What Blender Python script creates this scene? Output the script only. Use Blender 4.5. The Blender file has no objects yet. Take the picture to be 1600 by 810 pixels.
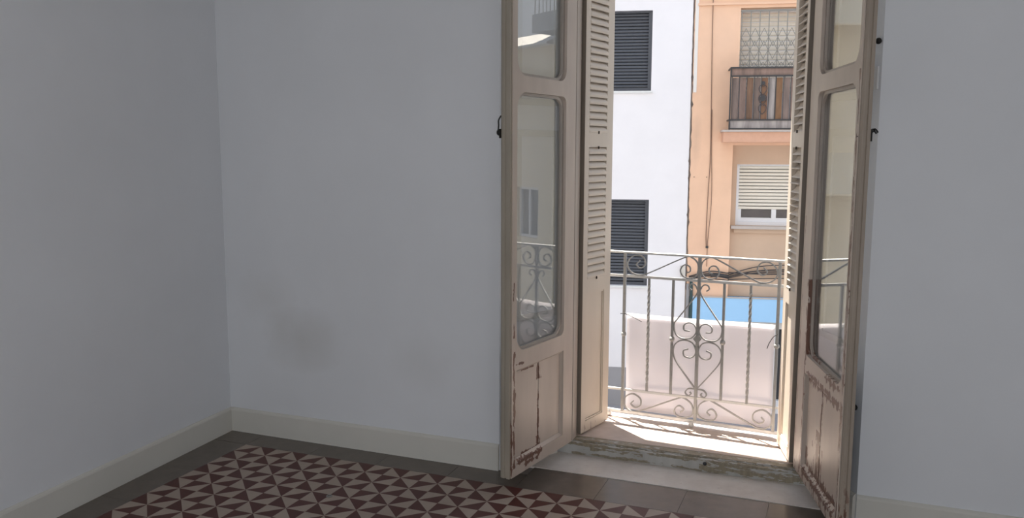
import bpy, bmesh, math, random
from mathutils import Vector, Matrix
random.seed(7)
SC = bpy.context.scene
COL = SC.collection
R = math.radians

# ------------------------------------------------------------------ camera
cd = bpy.data.cameras.new('camera')
cd.sensor_width = 36.0
cd.lens = 36.0 * 1319.18 / 1600
cd.clip_start = 0.05
cam = bpy.data.objects.new('camera', cd)
COL.objects.link(cam)
yaw, pitch, roll = -0.3747, 0.1292, 0.0034
fw = Vector((math.sin(yaw)*math.cos(pitch), math.cos(yaw)*math.cos(pitch), -math.sin(pitch)))
r0 = Vector((math.cos(yaw), -math.sin(yaw), 0)); u0 = r0.cross(fw)
rr = r0*math.cos(roll) + u0*math.sin(roll); uu = u0*math.cos(roll) - r0*math.sin(roll)
m = Matrix((rr, uu, -fw)).transposed().to_4x4()
m.translation = Vector((3.178, -3.734, 1.586))
cam.matrix_world = m
SC.camera = cam

# ------------------------------------------------------------------ world, sun, rear window daylight, added side fill, exposure
w = bpy.data.worlds.new('world'); SC.world = w; w.use_nodes = True
nt = w.node_tree; nt.nodes.clear()
out = nt.nodes.new('ShaderNodeOutputWorld'); bg = nt.nodes.new('ShaderNodeBackground')
tc = nt.nodes.new('ShaderNodeTexCoord'); sx = nt.nodes.new('ShaderNodeSeparateXYZ'); cr = nt.nodes.new('ShaderNodeValToRGB')
nt.links.new(tc.outputs['Generated'], sx.inputs[0]); nt.links.new(sx.outputs['Z'], cr.inputs[0])
cr.color_ramp.elements[0].color = (0.90, 0.91, 0.94, 1)
cr.color_ramp.elements[1].color = (0.58, 0.73, 0.98, 1)
nt.links.new(cr.outputs[0], bg.inputs[0]); nt.links.new(bg.outputs[0], out.inputs[0])
bg.inputs[1].default_value = 1.42

to_sun = Vector((-0.18, 0.145, 0.98)).normalized()
sd = bpy.data.lights.new('sun', 'SUN'); sd.energy = 26.0; sd.angle = R(0.53); sd.color = (1.0, 0.94, 0.85)
sun = bpy.data.objects.new('sun', sd); COL.objects.link(sun)
sun.rotation_euler = to_sun.to_track_quat('Z', 'Y').to_euler()

ad = bpy.data.lights.new('rear_window_daylight', 'AREA'); ad.shape = 'RECTANGLE'; ad.size = 1.5; ad.size_y = 2.1
ad.energy = 43; ad.color = (0.93, 0.96, 1.0)
al = bpy.data.objects.new('rear_window_daylight', ad); COL.objects.link(al)
al.location = (3.3, -5.62, 1.25); al.rotation_euler = (R(90), 0, 0)

ae = bpy.data.lights.new('side_fill_light', 'AREA'); ae.shape = 'RECTANGLE'; ae.size = 1.2; ae.size_y = 1.9  # unseen fill lamp, added to even out the two walls at the corner
ae.energy = 5; ae.color = (0.93, 0.96, 1.0)
al2 = bpy.data.objects.new('side_fill_light', ae); COL.objects.link(al2)
al2.location = (4.68, -4.6, 1.3); al2.rotation_euler = (R(90), 0, R(90))

SC.view_settings.view_transform = 'Standard'
SC.view_settings.look = 'None'
SC.view_settings.exposure = 0.0
SC.view_settings.gamma = 1.0
SC.view_settings.use_curve_mapping = False

# ------------------------------------------------------------------ helpers
def setp(o, label=None, cat=None, group=None, kind=None):
    if label: o['label'] = label
    if cat: o['category'] = cat
    if group: o['group'] = group
    if kind: o['kind'] = kind
    return o

def empty(name, loc=(0, 0, 0), rz=0.0):
    o = bpy.data.objects.new(name, None); COL.objects.link(o)
    o.location = loc; o.rotation_euler = (0, 0, rz); o.empty_display_size = 0.05
    return o

def link(name, me, parent=None, loc=None):
    o = bpy.data.objects.new(name, me); COL.objects.link(o)
    if parent: o.parent = parent
    if loc: o.location = loc
    return o

def obj(name, bm, mat, parent=None, smooth=False, bevel=0.0, seg=1, fix=True):
    if bevel:
        es = [e for e in bm.edges if len(e.link_faces) == 2 and e.calc_face_angle(0) > 0.6]
        bmesh.ops.bevel(bm, geom=es, offset=bevel, segments=seg, affect='EDGES', clamp_overlap=True)
    if fix: bmesh.ops.recalc_face_normals(bm, faces=bm.faces)
    if smooth:
        for f in bm.faces: f.smooth = True
    me = bpy.data.meshes.new(name); bm.to_mesh(me); bm.free()
    for mm in (mat if isinstance(mat, (list, tuple)) else [mat]): me.materials.append(mm)
    return link(name, me, parent)

def B(): return bmesh.new()

def box(bm, x0, x1, y0, y1, z0, z1):
    v = [bm.verts.new(p) for p in ((x0,y0,z0),(x1,y0,z0),(x1,y1,z0),(x0,y1,z0),(x0,y0,z1),(x1,y0,z1),(x1,y1,z1),(x0,y1,z1))]
    for q in ((0,3,2,1),(4,5,6,7),(0,1,5,4),(1,2,6,5),(2,3,7,6),(3,0,4,7)):
        bm.faces.new([v[i] for i in q])
    return bm

def prism_z(bm, pts, z0, z1):
    a = [bm.verts.new((x, y, z0)) for x, y in pts]; b = [bm.verts.new((x, y, z1)) for x, y in pts]
    n = len(pts); bm.faces.new(a[::-1]); bm.faces.new(b)
    for i in range(n): bm.faces.new((a[i], a[(i+1) % n], b[(i+1) % n], b[i]))
    return bm

def prism_y(bm, pts, y0, y1):
    a = [bm.verts.new((x, y0, z)) for x, z in pts]; b = [bm.verts.new((x, y1, z)) for x, z in pts]
    n = len(pts); bm.faces.new(a); bm.faces.new(b[::-1])
    for i in range(n): bm.faces.new((a[i], b[i], b[(i+1) % n], a[(i+1) % n]))
    return bm

def prism_x(bm, pts, x0, x1):
    a = [bm.verts.new((x0, y, z)) for y, z in pts]; b = [bm.verts.new((x1, y, z)) for y, z in pts]
    n = len(pts); bm.faces.new(a); bm.faces.new(b[::-1])
    for i in range(n): bm.faces.new((a[i], b[i], b[(i+1) % n], a[(i+1) % n]))
    return bm

def catmull(P, n=6):
    Q = []
    P = [Vector(p) for p in P]
    E = [2*P[0]-P[1]] + P + [2*P[-1]-P[-2]]
    for i in range(1, len(E)-2):
        for k in range(n):
            t = k/n
            Q.append(0.5*((2*E[i]) + (E[i+1]-E[i-1])*t + (2*E[i-1]-5*E[i]+4*E[i+1]-E[i+2])*t*t + (3*E[i]-E[i-1]-3*E[i+1]+E[i+2])*t**3))
    Q.append(P[-1]); return Q

def sweep(bm, path, section, ref=Vector((0, 1, 0))):
    """sweep a closed section [(a,b)..] (a along ref, b across) along a path"""
    rings = []
    for i, p in enumerate(path):
        t = (path[min(i+1, len(path)-1)] - path[max(i-1, 0)]).normalized()
        r = ref - t*ref.dot(t)
        if r.length < 1e-4: r = Vector((1, 0, 0)) - t*t.x
        r.normalize(); s = t.cross(r)
        rings.append([bm.verts.new(p + r*a + s*b) for a, b in section])
    n = len(section)
    for i in range(len(rings)-1):
        for k in range(n):
            bm.faces.new((rings[i][k], rings[i][(k+1) % n], rings[i+1][(k+1) % n], rings[i+1][k]))
    bm.faces.new(rings[0][::-1]); bm.faces.new(rings[-1])
    return bm

def circ(r, n=8): return [(r*math.cos(2*math.pi*k/n), r*math.sin(2*math.pi*k/n)) for k in range(n)]
def rect(a, b): return [(-a/2, -b/2), (a/2, -b/2), (a/2, b/2), (-a/2, b/2)]
def tube(bm, pts, r, n=8, smooth=0):
    P = catmull(pts, smooth) if smooth else [Vector(p) for p in pts]
    return sweep(bm, P, circ(r, n))

def lathe(bm, prof, center, n=16, axis='z'):
    c = Vector(center); rings = []
    for r, h in prof:
        ring = []
        for k in range(n):
            a = 2*math.pi*k/n
            x, y = r*math.cos(a), r*math.sin(a)
            ring.append(bm.verts.new(c + (Vector((x, y, h)) if axis == 'z' else Vector((x, h, y)) if axis == 'y' else Vector((h, x, y)))))
        rings.append(ring)
    for i in range(len(rings)-1):
        for k in range(n): bm.faces.new((rings[i][k], rings[i][(k+1) % n], rings[i+1][(k+1) % n], rings[i+1][k]))
    bm.faces.new(rings[0][::-1]); bm.faces.new(rings[-1])
    return bm

# ------------------------------------------------------------------ materials
class N:
    """tiny node builder"""
    def __init__(s, name):
        s.m = bpy.data.materials.new(name); s.m.use_nodes = True; s.t = s.m.node_tree
        s.b = s.t.nodes['Principled BSDF']; s.co = None
    def n(s, typ, **kw):
        x = s.t.nodes.new('ShaderNode'+typ)
        for k, v in kw.items(): setattr(x, k, v)
        return x
    def plug(s, sock, v):
        if isinstance(v, bpy.types.NodeSocket): s.t.links.new(v, sock)
        elif isinstance(v, (tuple, list)) and len(v) == 3 and sock.type == 'RGBA': sock.default_value = (*v, 1)
        else: sock.default_value = v
    def obco(s):
        if not s.co: s.co = s.n('TexCoord').outputs['Object']
        return s.co
    def xyz(s):
        q = s.n('SeparateXYZ'); s.plug(q.inputs[0], s.obco()); return q.outputs
    def math(s, op, a, b=0.0, clamp=False):
        q = s.n('Math', operation=op, use_clamp=clamp); s.plug(q.inputs[0], a); s.plug(q.inputs[1], b); return q.outputs[0]
    def noise(s, scale, detail=3, rough=0.5, stretch=(1, 1, 1), w=0.0):
        mp = s.n('Mapping'); s.plug(mp.inputs['Vector'], s.obco()); mp.inputs['Scale'].default_value = stretch; mp.inputs['Location'].default_value = (w, w*.7, w*.3)
        q = s.n('TexNoise'); s.plug(q.inputs['Vector'], mp.outputs[0]); q.inputs['Scale'].default_value = scale; q.inputs['Detail'].default_value = detail; q.inputs['Roughness'].default_value = rough
        return q.outputs['Fac']
    def ramp(s, v, lo, hi):
        q = s.n('MapRange'); s.plug(q.inputs[0], v); q.inputs[1].default_value = lo; q.inputs[2].default_value = hi; return q.outputs[0]
    def mix(s, f, a, b, mode='MIX'):
        q = s.n('Mix', data_type='RGBA', blend_type=mode); s.plug(q.inputs[0], f); s.plug(q.inputs[6], a); s.plug(q.inputs[7], b); return q.outputs[2]
    def bump(s, h, strength=.3, dist=.002):
        q = s.n('Bump'); s.plug(q.inputs['Height'], h); q.inputs['Strength'].default_value = strength; q.inputs['Distance'].default_value = dist
        s.t.links.new(q.outputs[0], s.b.inputs['Normal'])
    def base(s, c, rough=.5, metal=0.0, spec=None):
        s.plug(s.b.inputs['Base Color'], c); s.plug(s.b.inputs['Roughness'], rough); s.b.inputs['Metallic'].default_value = metal
        if spec is not None: s.b.inputs['Specular IOR Level'].default_value = spec
        return s.m

def plain(name, c, rough=.5, metal=0.0, var=.12, scale=20, bump=.1):
    k = N(name); nz = k.noise(scale, 4)
    d = tuple(x*(1-var) for x in c); l = tuple(min(1, x*(1+var*.5)) for x in c)
    k.bump(nz, bump, .002)
    return k.base(k.mix(nz, d, l), rough, metal)

def wall_paint(name, c, stains=(), dirt=.05):
    k = N(name); big = k.noise(1.6, 4, .6); fine = k.noise(60, 3)
    col = k.mix(k.ramp(big, .3, .7), tuple(x*(1-dirt) for x in c), c)
    x, y, z = k.xyz()[:3]
    for (cx, cz, rx, rz, a, sc) in stains:
        dx = k.math('DIVIDE', k.math('SUBTRACT', x, cx), rx); dz = k.math('DIVIDE', k.math('SUBTRACT', z, cz), rz)
        d = k.math('SQRT', k.math('ADD', k.math('MULTIPLY', dx, dx), k.math('MULTIPLY', dz, dz)))
        d = k.math('ADD', d, k.math('MULTIPLY', k.math('SUBTRACT', k.noise(5, 4), .5), .9))
        f = k.math('MULTIPLY', k.ramp(d, 1.0, 0.1), a)
        col = k.mix(f, col, sc)
    k.bump(fine, .12, .002)
    return k.base(col, .75)

def peel(name, c, chips=(), bottom=None, amount=.30, st=(1, 1, .35), bare=(.15, .07, .045), rough=.45, seed=0.0, grime=.15):
    """old oil paint with bare wood showing: chips = (axis, centre, halfwidth, a, b) in the object's own coordinates"""
    k = N(name); x, y, z = k.xyz()[:3]
    n1 = k.noise(9, 5, .65, (1, 1, 1), seed); n2 = k.noise(38, 4, .6, st, seed+3); n3 = k.noise(5, 3, .5, (2, 2, .6), seed+9)
    col = k.mix(k.ramp(n3, .3, .75), tuple(v*(1-grime) for v in c), c)
    mask = k.ramp(n2, 1-amount*.5-.10, 1-amount*.5-.08)
    mask = k.math('MULTIPLY', mask, k.ramp(n1, .50, .56))
    if bottom:
        zz = k.ramp(z, bottom, bottom*.3)
        mask = k.math('MAXIMUM', mask, k.math('MULTIPLY', k.ramp(k.math('ADD', n2, k.math('MULTIPLY', zz, .16)), .66, .68), zz))
    for (ax, c0, hw, a, b) in chips:
        across, along = (x, z) if ax == 'x' else (z, x)
        d = k.math('ABSOLUTE', k.math('SUBTRACT', k.math('ADD', across, k.math('MULTIPLY', k.math('SUBTRACT', n1, .5), .02)), c0))
        wd = k.math('MULTIPLY', k.ramp(n2, .38, .72), hw*1.9)
        t = k.math('MULTIPLY', k.math('SUBTRACT', wd, d), 900, True)
        rg = k.math('MULTIPLY', k.math('MULTIPLY', k.math('SUBTRACT', along, a), 30, True), k.math('MULTIPLY', k.math('SUBTRACT', b, along), 30, True))
        mask = k.math('MAXIMUM', mask, k.math('MULTIPLY', t, k.math('GREATER_THAN', rg, .35)))
    wood = k.mix(k.noise(60, 3, .5, (1, 1, .15), seed), tuple(v*.55 for v in bare), tuple(v*1.5 for v in bare))
    k.bump(k.math('SUBTRACT', k.math('MULTIPLY', n2, .2), mask), .5, .0015)
    return k.base(k.mix(mask, col, wood), k.ramp(mask, -.8, 1.4) if False else rough)

CREAM = (.56, .475, .405)
M = {}
M['wall'] = wall_paint('white_wall_paint', (.752, .765, .785))
M['wall_back'] = wall_paint('white_wall_paint_with_damp_stain', (.752, .765, .785), ((.50, .56, .30, .20, .30, (.40, .37, .31)), (.28, .78, .22, .16, .16, (.45, .42, .36)), (1.22, .50, .22, .18, .14, (.46, .44, .40))))
M['baseboard'] = wall_paint('baseboard_paint', (.66, .64, .58), dirt=.08)
M['ceiling'] = wall_paint('ceiling_paint', (.75, .75, .75))
M['exterior'] = wall_paint('exterior_render', (.62, .60, .56))
M['leaf_left'] = peel('left_door_paint', CREAM, chips=(('x', .580, .011, .10, .68), ('x', .583, .007, .72, 1.0), ('x', .600, .004, .10, .34), ('z', .128, .014, .30, .565), ('z', .104, .010, .34, .50), ('z', .602, .007, .48, .60), ('x', .598, .010, .07, .13)), amount=.16, bottom=.09, seed=1)
M['leaf_right'] = peel('right_door_paint', CREAM, chips=(('x', .118, .008, .10, .62), ('x', .128, .014, .60, 1.02), ('x', .020, .004, .1, 1.3), ('z', .588, .016, .14, .69), ('z', .645, .020, .44, .69), ('z', .125, .016, .14, .68), ('z', .150, .012, .2, .6), ('x', .712, .007, .10, 1.9), ('x', .700, .006, .4, 1.5)), amount=.32, bottom=.2, seed=5)
M['board_left'] = peel('left_board_paint', tuple(v*1.02 for v in CREAM), chips=(('x', .325, .008, .10, .60), ('x', .325, .018, .47, .575), ('x', .325, .020, .12, .21), ('z', .150, .009, .30, .50), ('z', .560, .006, .36, .50)), amount=.06, seed=2)
M['board_right'] = peel('right_board_paint', tuple(v*1.02 for v in CREAM), chips=(('x', .375, .016, .12, .58), ('x', .335, .036, .14, .38), ('x', .41, .010, .12, .32), ('z', .155, .028, .13, .68), ('x', .16, .020, .13, .25), ('z', .560, .020, .13, .68), ('x', .25, .010, .26, .31)), amount=.20, bottom=.24, seed=6)
M['edge_left'] = peel('left_edge_paint', (.38, .335, .27), chips=(('x', .60, .004, .1, .7),), amount=.15, seed=3)
M['edge_right'] = peel('right_edge_paint', (.36, .30, .24), amount=.40, seed=8, bottom=.4)
M['bead'] = peel('glazing_bead_paint', (.42, .37, .32), amount=.18, seed=4)
M['bead_right'] = peel('worn_glazing_bead_paint', (.40, .34, .29), chips=(('z', .66, .03, .12, .34),), amount=.4, seed=14)
M['frame'] = peel('door_frame_paint', (.50, .43, .37), amount=.25, seed=7)
M['shutter'] = peel('shutter_paint', (.63, .545, .45), amount=.07, seed=10, bottom=.16, grime=.08)
M['slat'] = peel('shutter_slat_paint', (.66, .57, .47), amount=.04, seed=10, grime=.08)
M['shutter_edge'] = peel('shutter_edge_dirty_paint', (.20, .165, .13), amount=.35, bare=(.08, .05, .03), seed=11)
M['panel_frame'] = wall_paint('reveal_panel_paint', (.62, .62, .60))
M['threshold'] = peel('threshold_paint', (.50, .49, .46), chips=(('z', .060, .010, 1.8, 3.1), ('z', .072, .008, 1.8, 3.1), ('z', .028, .030, 2.56, 3.12), ('z', .010, .008, 1.9, 2.6), ('z', .045, .010, 2.0, 2.3)), amount=.40, bare=(.24, .205, .145), st=(.45, 1, 2.2), seed=12, grime=.35)
M['black'] = plain('black_iron', (.015, .014, .013), .45, .3)
M['rust'] = plain('rusty_hinge_iron', (.05, .035, .025), .7, .2)
M['plate'] = plain('white_plastic', (.75, .75, .74), .4)
M['iron'] = plain('silver_painted_iron', (.36, .355, .34), .42, .35, .2, 60)
M['iron_sunlit'] = plain('sunlit_painted_iron', (.66, .65, .63), .45, .2, .15, 40)  # lit copy of the painted iron, sun brightness put into its colour
M['dark'] = plain('dark_interior', (.03, .03, .035), .6)
M['curtain'] = plain('dark_curtain', (.06, .035, .045), .8, var=.4, scale=8)

def marble():
    k = N('worn_marble'); a = k.noise(3.5, 6, .65); b = k.noise(22, 5, .7, (1, 2.5, 1)); x = k.ramp(a, .35, .65)
    col = k.mix(x, (.58, .52, .47), (.74, .69, .64)); col = k.mix(k.ramp(b, .60, .72), col, (.45, .40, .36))
    k.bump(b, .15, .002); return k.base(col, .38)
M['marble'] = marble()
def out_marble():
    k = N('pinkish_balcony_marble'); a = k.noise(6, 6, .65)
    k.bump(a, .1, .002); return k.base(k.mix(k.ramp(a, .35, .65), (.52, .42, .36), (.64, .54, .48)), .6)
M['outmarble'] = out_marble()
def ceramic(name, c, rough=.28, var=.12):
    k = N(name); a = k.noise(14, 5, .6); f = k.noise(90, 3)
    gc = k.n('NewGeometry') if False else None
    oi = k.n('ObjectInfo').outputs['Random']
    col = k.mix(k.ramp(a, .3, .7), tuple(v*(1-var) for v in c), c)
    col = k.mix(k.math('MULTIPLY', oi, .25), col, tuple(v*.8 for v in c))
    col = k.mix(k.ramp(f, .70, .74), col, tuple(v*.6 for v in c))
    k.bump(a, .08, .002); k.b.inputs['Specular IOR Level'].default_value = .3
    return k.base(col, k.ramp(a, -1.2, 2.6) if False else rough)
M['tile_light'] = ceramic('cream_cement_tile', (.44, .35, .285), .42)
M['tile_dark'] = ceramic('oxblood_cement_tile', (.10, .027, .020), .42)
M['border'] = ceramic('taupe_cement_border', (.135, .108, .088), .24, .18)
M['border'].node_tree.nodes['Principled BSDF'].inputs['Specular IOR Level'].default_value = .6
M['grout'] = plain('floor_grout', (.20, .17, .15), .9)

def glass_mat():
    m = bpy.data.materials.new('window_glass'); m.use_nodes = True; t = m.node_tree; t.nodes.clear()
    o = t.nodes.new('ShaderNodeOutputMaterial'); mx = t.nodes.new('ShaderNodeMixShader'); tr = t.nodes.new('ShaderNodeBsdfTransparent'); gl = t.nodes.new('ShaderNodeBsdfGlossy'); fr = t.nodes.new('ShaderNodeFresnel')
    ns = t.nodes.new('ShaderNodeTexNoise'); ns.inputs['Scale'].default_value = 3.0; bp = t.nodes.new('ShaderNodeBump'); bp.inputs['Strength'].default_value = .015; bp.inputs['Distance'].default_value = .01
    tc = t.nodes.new('ShaderNodeTexCoord'); t.links.new(tc.outputs['Object'], ns.inputs['Vector']); t.links.new(ns.outputs['Fac'], bp.inputs['Height']); t.links.new(bp.outputs[0], gl.inputs['Normal'])
    
    ge = t.nodes.new('ShaderNodeNewGeometry'); mr = t.nodes.new('ShaderNodeMapRange'); mr.inputs[3].default_value = 1.6; mr.inputs[4].default_value = 1/1.6
    t.links.new(ge.outputs['Backfacing'], mr.inputs[0]); t.links.new(mr.outputs[0], fr.inputs['IOR']); gl.inputs['Roughness'].default_value = 0.0; tr.inputs[0].default_value = (.97, .98, .98, 1)
    t.links.new(fr.outputs[0], mx.inputs[0]); t.links.new(tr.outputs[0], mx.inputs[1]); t.links.new(gl.outputs[0], mx.inputs[2]); t.links.new(mx.outputs[0], o.inputs[0])
    return m
M['glass'] = glass_mat()

def sheet_mat():
    m = bpy.data.materials.new('translucent_white_sheet'); m.use_nodes = True; t = m.node_tree; t.nodes.clear()
    o = t.nodes.new('ShaderNodeOutputMaterial'); mx = t.nodes.new('ShaderNodeMixShader'); d = t.nodes.new('ShaderNodeBsdfDiffuse'); tl = t.nodes.new('ShaderNodeBsdfTranslucent')
    tc = t.nodes.new('ShaderNodeTexCoord'); ns = t.nodes.new('ShaderNodeTexNoise'); ns.inputs['Scale'].default_value = 2.5; cr = t.nodes.new('ShaderNodeValToRGB')
    cr.color_ramp.elements[0].color = (.76, .72, .73, 1); cr.color_ramp.elements[1].color = (.88, .84, .845, 1)
    t.links.new(tc.outputs['Object'], ns.inputs['Vector']); t.links.new(ns.outputs['Fac'], cr.inputs[0])
    t.links.new(cr.outputs[0], d.inputs[0]); t.links.new(cr.outputs[0], tl.inputs[0]); mx.inputs[0].default_value = .45
    t.links.new(d.outputs[0], mx.inputs[1]); t.links.new(tl.outputs[0], mx.inputs[2]); t.links.new(mx.outputs[0], o.inputs[0])
    return m
M['sheet'] = sheet_mat()

M['white_render'] = wall_paint('white_facade_render', (.84, .815, .83), ((0, 0, .01, .01, 0, (1, 1, 1)),), dirt=.05)
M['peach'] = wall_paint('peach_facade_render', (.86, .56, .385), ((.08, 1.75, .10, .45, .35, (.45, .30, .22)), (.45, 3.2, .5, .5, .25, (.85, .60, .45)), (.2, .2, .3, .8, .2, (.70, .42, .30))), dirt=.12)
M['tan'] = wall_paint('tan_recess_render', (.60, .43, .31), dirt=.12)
M['pale_strip'] = wall_paint('pale_strip_render', (.80, .76, .72))
M['plinth'] = wall_paint('grey_plinth_render', (.34, .33, .34))
M['anthracite'] = plain('anthracite_aluminium', (.085, .09, .105), .5, .2)
M['pvc'] = plain('white_pvc', (.78, .78, .80), .4, var=.04)
M['beige_slat'] = plain('beige_roller_slats', (.78, .73, .64), .55, var=.06)
M['grille'] = plain('grey_grille_iron', (.26, .25, .23), .5, .3)
M['blackrail'] = plain('dark_rail_iron', (.05, .048, .05), .5, .2)
M['blue'] = plain('blue_fascia', (.36, .62, .90), .5, var=.05, scale=3)
M['pipe'] = plain('dark_green_pipe', (.03, .06, .06), .4)
M['cable'] = plain('black_cable', (.05, .045, .045), .6)
M['browncable'] = plain('brown_cable', (.22, .13, .09), .6)
M['box'] = plain('grey_junction_box', (.62, .58, .52), .5)
M['sill'] = plain('concrete_sill', (.50, .44, .40), .7)
M['sill_dark'] = plain('dirty_joint', (.16, .12, .10), .9, var=.5, scale=30)
M['slab'] = plain('peach_slab_paint', (.66, .38, .26), .7)
M['shop'] = plain('beige_shop_shutter', (.62, .58, .54), .5)
M['asphalt'] = plain('asphalt', (.10, .11, .13), .9)
M['paving'] = plain('pavement', (.34, .33, .34), .9)
M['cream_render'] = wall_paint('cream_facade_render', (.86, .74, .55), dirt=.08)
M['grey_render'] = wall_paint('grey_facade_render', (.50, .49, .48), dirt=.08)
M['roof'] = plain('pale_coping', (.80, .76, .70), .7)
def board_mat(i, c):
    k = N('weathered_board_paint_%d' % i); a = k.noise(12, 5, .65, (1, 1, .15), i*3.1)
    return k.base(k.mix(k.ramp(a, .35, .65), tuple(v*.55 for v in c), c), .7)
BRD = [board_mat(i, c) for i, c in enumerate([(.30, .22, .19), (.34, .23, .19), (.28, .16, .10), (.26, .19, .16), (.32, .17, .10), (.42, .37, .35), (.34, .18, .09)])]

# ================================================================== STRUCTURE
LA = 0.0538                       # the left wall is 3 degrees out of square
def lx(y): return -y*math.sin(LA)/math.cos(LA)   # x of the left wall's face at depth y (y<0)
H = 3.15
YR = -5.5
# wall with the balcony opening, splayed reveals
bm = B()
prism_z(bm, [(-.25, 0), (1.645, 0), (1.83, .35), (1.83, .45), (-.25, .45)], -.3, H)
prism_z(bm, [(3.29, 0), (4.75, 0), (4.75, .45), (3.10, .45), (3.10, .36)], -.3, H)
prism_z(bm, [(1.645, 0), (3.29, 0), (3.10, .36), (3.10, .45), (1.83, .45), (1.83, .35)], 2.78, H)
prism_z(bm, [(1.645, 0), (3.29, 0), (3.10, .36), (3.10, .45), (1.83, .45), (1.83, .35)], -.3, -.02)
wb = obj('wall_back', bm, M['wall_back'])
setp(wb, 'white plastered wall around the balcony doorway with faint brown damp stain', 'wall', kind='structure')
bm = B(); prism_z(bm, [(0, 0), (lx(YR), YR), (-.25, YR), (-.25, 0)], -.3, H)
setp(obj('wall_left', bm, M['wall']), 'plain white wall on the left of the room', 'wall', kind='structure')
bm = B(); box(bm, 4.5, 4.75, YR, -5.25, -.3, H); box(bm, 4.5, 4.75, -3.95, 0, -.3, H); box(bm, 4.5, 4.75, -5.25, -3.95, -.3, .3); box(bm, 4.5, 4.75, -5.25, -3.95, 2.3, H)  # opening is made up, to let the side fill lamp in
setp(obj('wall_right', bm, M['wall']), 'plain white wall closing the room on the right, with an opening added for the fill light', 'wall', kind='structure')
bm = B(); x0 = lx(YR)-.3
box(bm, x0, 2.5, YR-.2, YR, -.3, H); box(bm, 4.1, 4.75, YR-.2, YR, -.3, H); box(bm, 2.5, 4.1, YR-.2, YR, 2.35, H); box(bm, 2.5, 4.1, YR-.2, YR, -.3, .15)
setp(obj('wall_rear', bm, M['wall']), 'white wall behind the viewer with a tall window opening', 'wall', kind='structure')
bm = B(); box(bm, -.25, 4.75, YR-.2, .45, H, H+.2)
setp(obj('ceiling', bm, M['ceiling']), 'white ceiling above the room', 'ceiling', kind='structure')

# floor with cement tiles
bm = B(); prism_z(bm, [(0, 0), (1.7, 0), (1.83, .34), (3.10, .34), (3.2, 0), (4.5, 0), (4.5, YR), (lx(YR), YR)], -.30, -.006)
floor = obj('floor', bm, M['grout'])
setp(floor, 'floor of red and cream geometric cement tiles with grey border', 'floor', kind='structure')
TX, TY, T = .237, -.1708, .2
def tile_mesh():
    bm = B(); g = .0008; a = T/2-g; zt = .0; zb = -.006
    P = {}
    for i, x in enumerate((-a, 0, a)):
        for j, y in enumerate((-a, 0, a)): P[i, j] = bm.verts.new((x, y, zt))
    def f(v, k): q = bm.faces.new([P[p] for p in v]); q.material_index = k
    # four small squares, each split by the diagonal that runs between the edge midpoints; colours alternate
    # corners c, edge midpoints m, centre o
    f([(0, 2), (0, 1), (1, 2)], 0); f([(0, 1), (1, 1), (1, 2)], 1)
    f([(2, 2), (1, 2), (2, 1)], 1); f([(1, 2), (1, 1), (2, 1)], 0)
    f([(2, 0), (2, 1), (1, 0)], 0); f([(2, 1), (1, 1), (1, 0)], 1)
    f([(0, 0), (1, 0), (0, 1)], 1); f([(1, 0), (1, 1), (0, 1)], 0)
    c = [(0, 0), (1, 0), (2, 0), (2, 1), (2, 2), (1, 2), (0, 2), (0, 1)]
    low = [bm.verts.new((P[p].co.x, P[p].co.y, zb)) for p in c]
    for i in range(8): bm.faces.new((low[i], low[(i+1) % 8], P[c[(i+1) % 8]], P[c[i]])).material_index = 0
    for q in bm.faces:
        q.normal_update()
        if q.normal.z < -.5: q.normal_flip()
    me = bpy.data.meshes.new('floor_tile'); bm.to_mesh(me); bm.free(); me.materials.append(M['tile_light']); me.materials.append(M['tile_dark'])
    return me
tm = tile_mesh()
NI, NJ = 19, 12
rest = B()
for j in range(26):
    for i in range(21):
        cx, cy = TX+T*(i+.5), TY-T*(j+.5)
        if cx+T/2 > 4.45 or cy-T/2 < YR+.05 or cx-T/2 < lx(cy-T/2)+.0: continue
        if i < NI and j < NJ:
            o = link('floor_tile', tm, floor, (cx, cy, random.uniform(-.0004, .0004)))
        else:
            n0 = len(rest.verts); rest.from_mesh(tm)
            rest.verts.ensure_lookup_table()
            for v in rest.verts[n0:]: v.co += Vector((cx, cy, 0))
o = obj('tile_field', rest, [M['tile_light'], M['tile_dark']], floor, fix=False); o['kind'] = 'stuff'
# taupe border: back strip (also running into the doorway) and left strip
def border(pts):
    bm = B(); prism_z(bm, pts, -.006, random.uniform(-.0006, .0))
    return obj('border_tile', bm, M['border'], floor)
xs = [.0, .237, .637, 1.037, 1.437, 1.795, 2.18, 2.56, 2.93, 3.25, 3.65, 4.05, 4.48]
for a, b in zip(xs[:-1], xs[1:]):
    a += .0008; b -= .0008
    inside = a > 1.7 and b < 3.3
    yb = .10 if inside else -.001
    if a > 3.2 and a < 3.3: yb = -.001
    if a < .05: border([(a+.002, -.001), (b, -.001), (b, TY+.001), (lx(TY)+.002, TY+.001)])
    else: border([(a, TY+.001), (b, TY+.001), (b, yb), (a, yb)])
y = TY-.001
while y > YR+.1:
    y2 = max(y-.4, YR+.02)
    border([(lx(y)+.002, y), (TX-.001, y), (TX-.001, y2+.0015), (lx(y2)+.002, y2+.0015)]); y = y2
# marble step inside the doorway
bm = B(); prism_z(bm, [(1.70, .1015), (1.795, .1015), (3.20, .1015), (3.25, .1015), (3.12, .351), (1.83, .351)], -.006, .003)
setp(obj('trim_1', bm, M['marble'], bevel=.001), 'worn pale marble slab inside the balcony doorway', 'door step', kind='structure')

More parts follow.
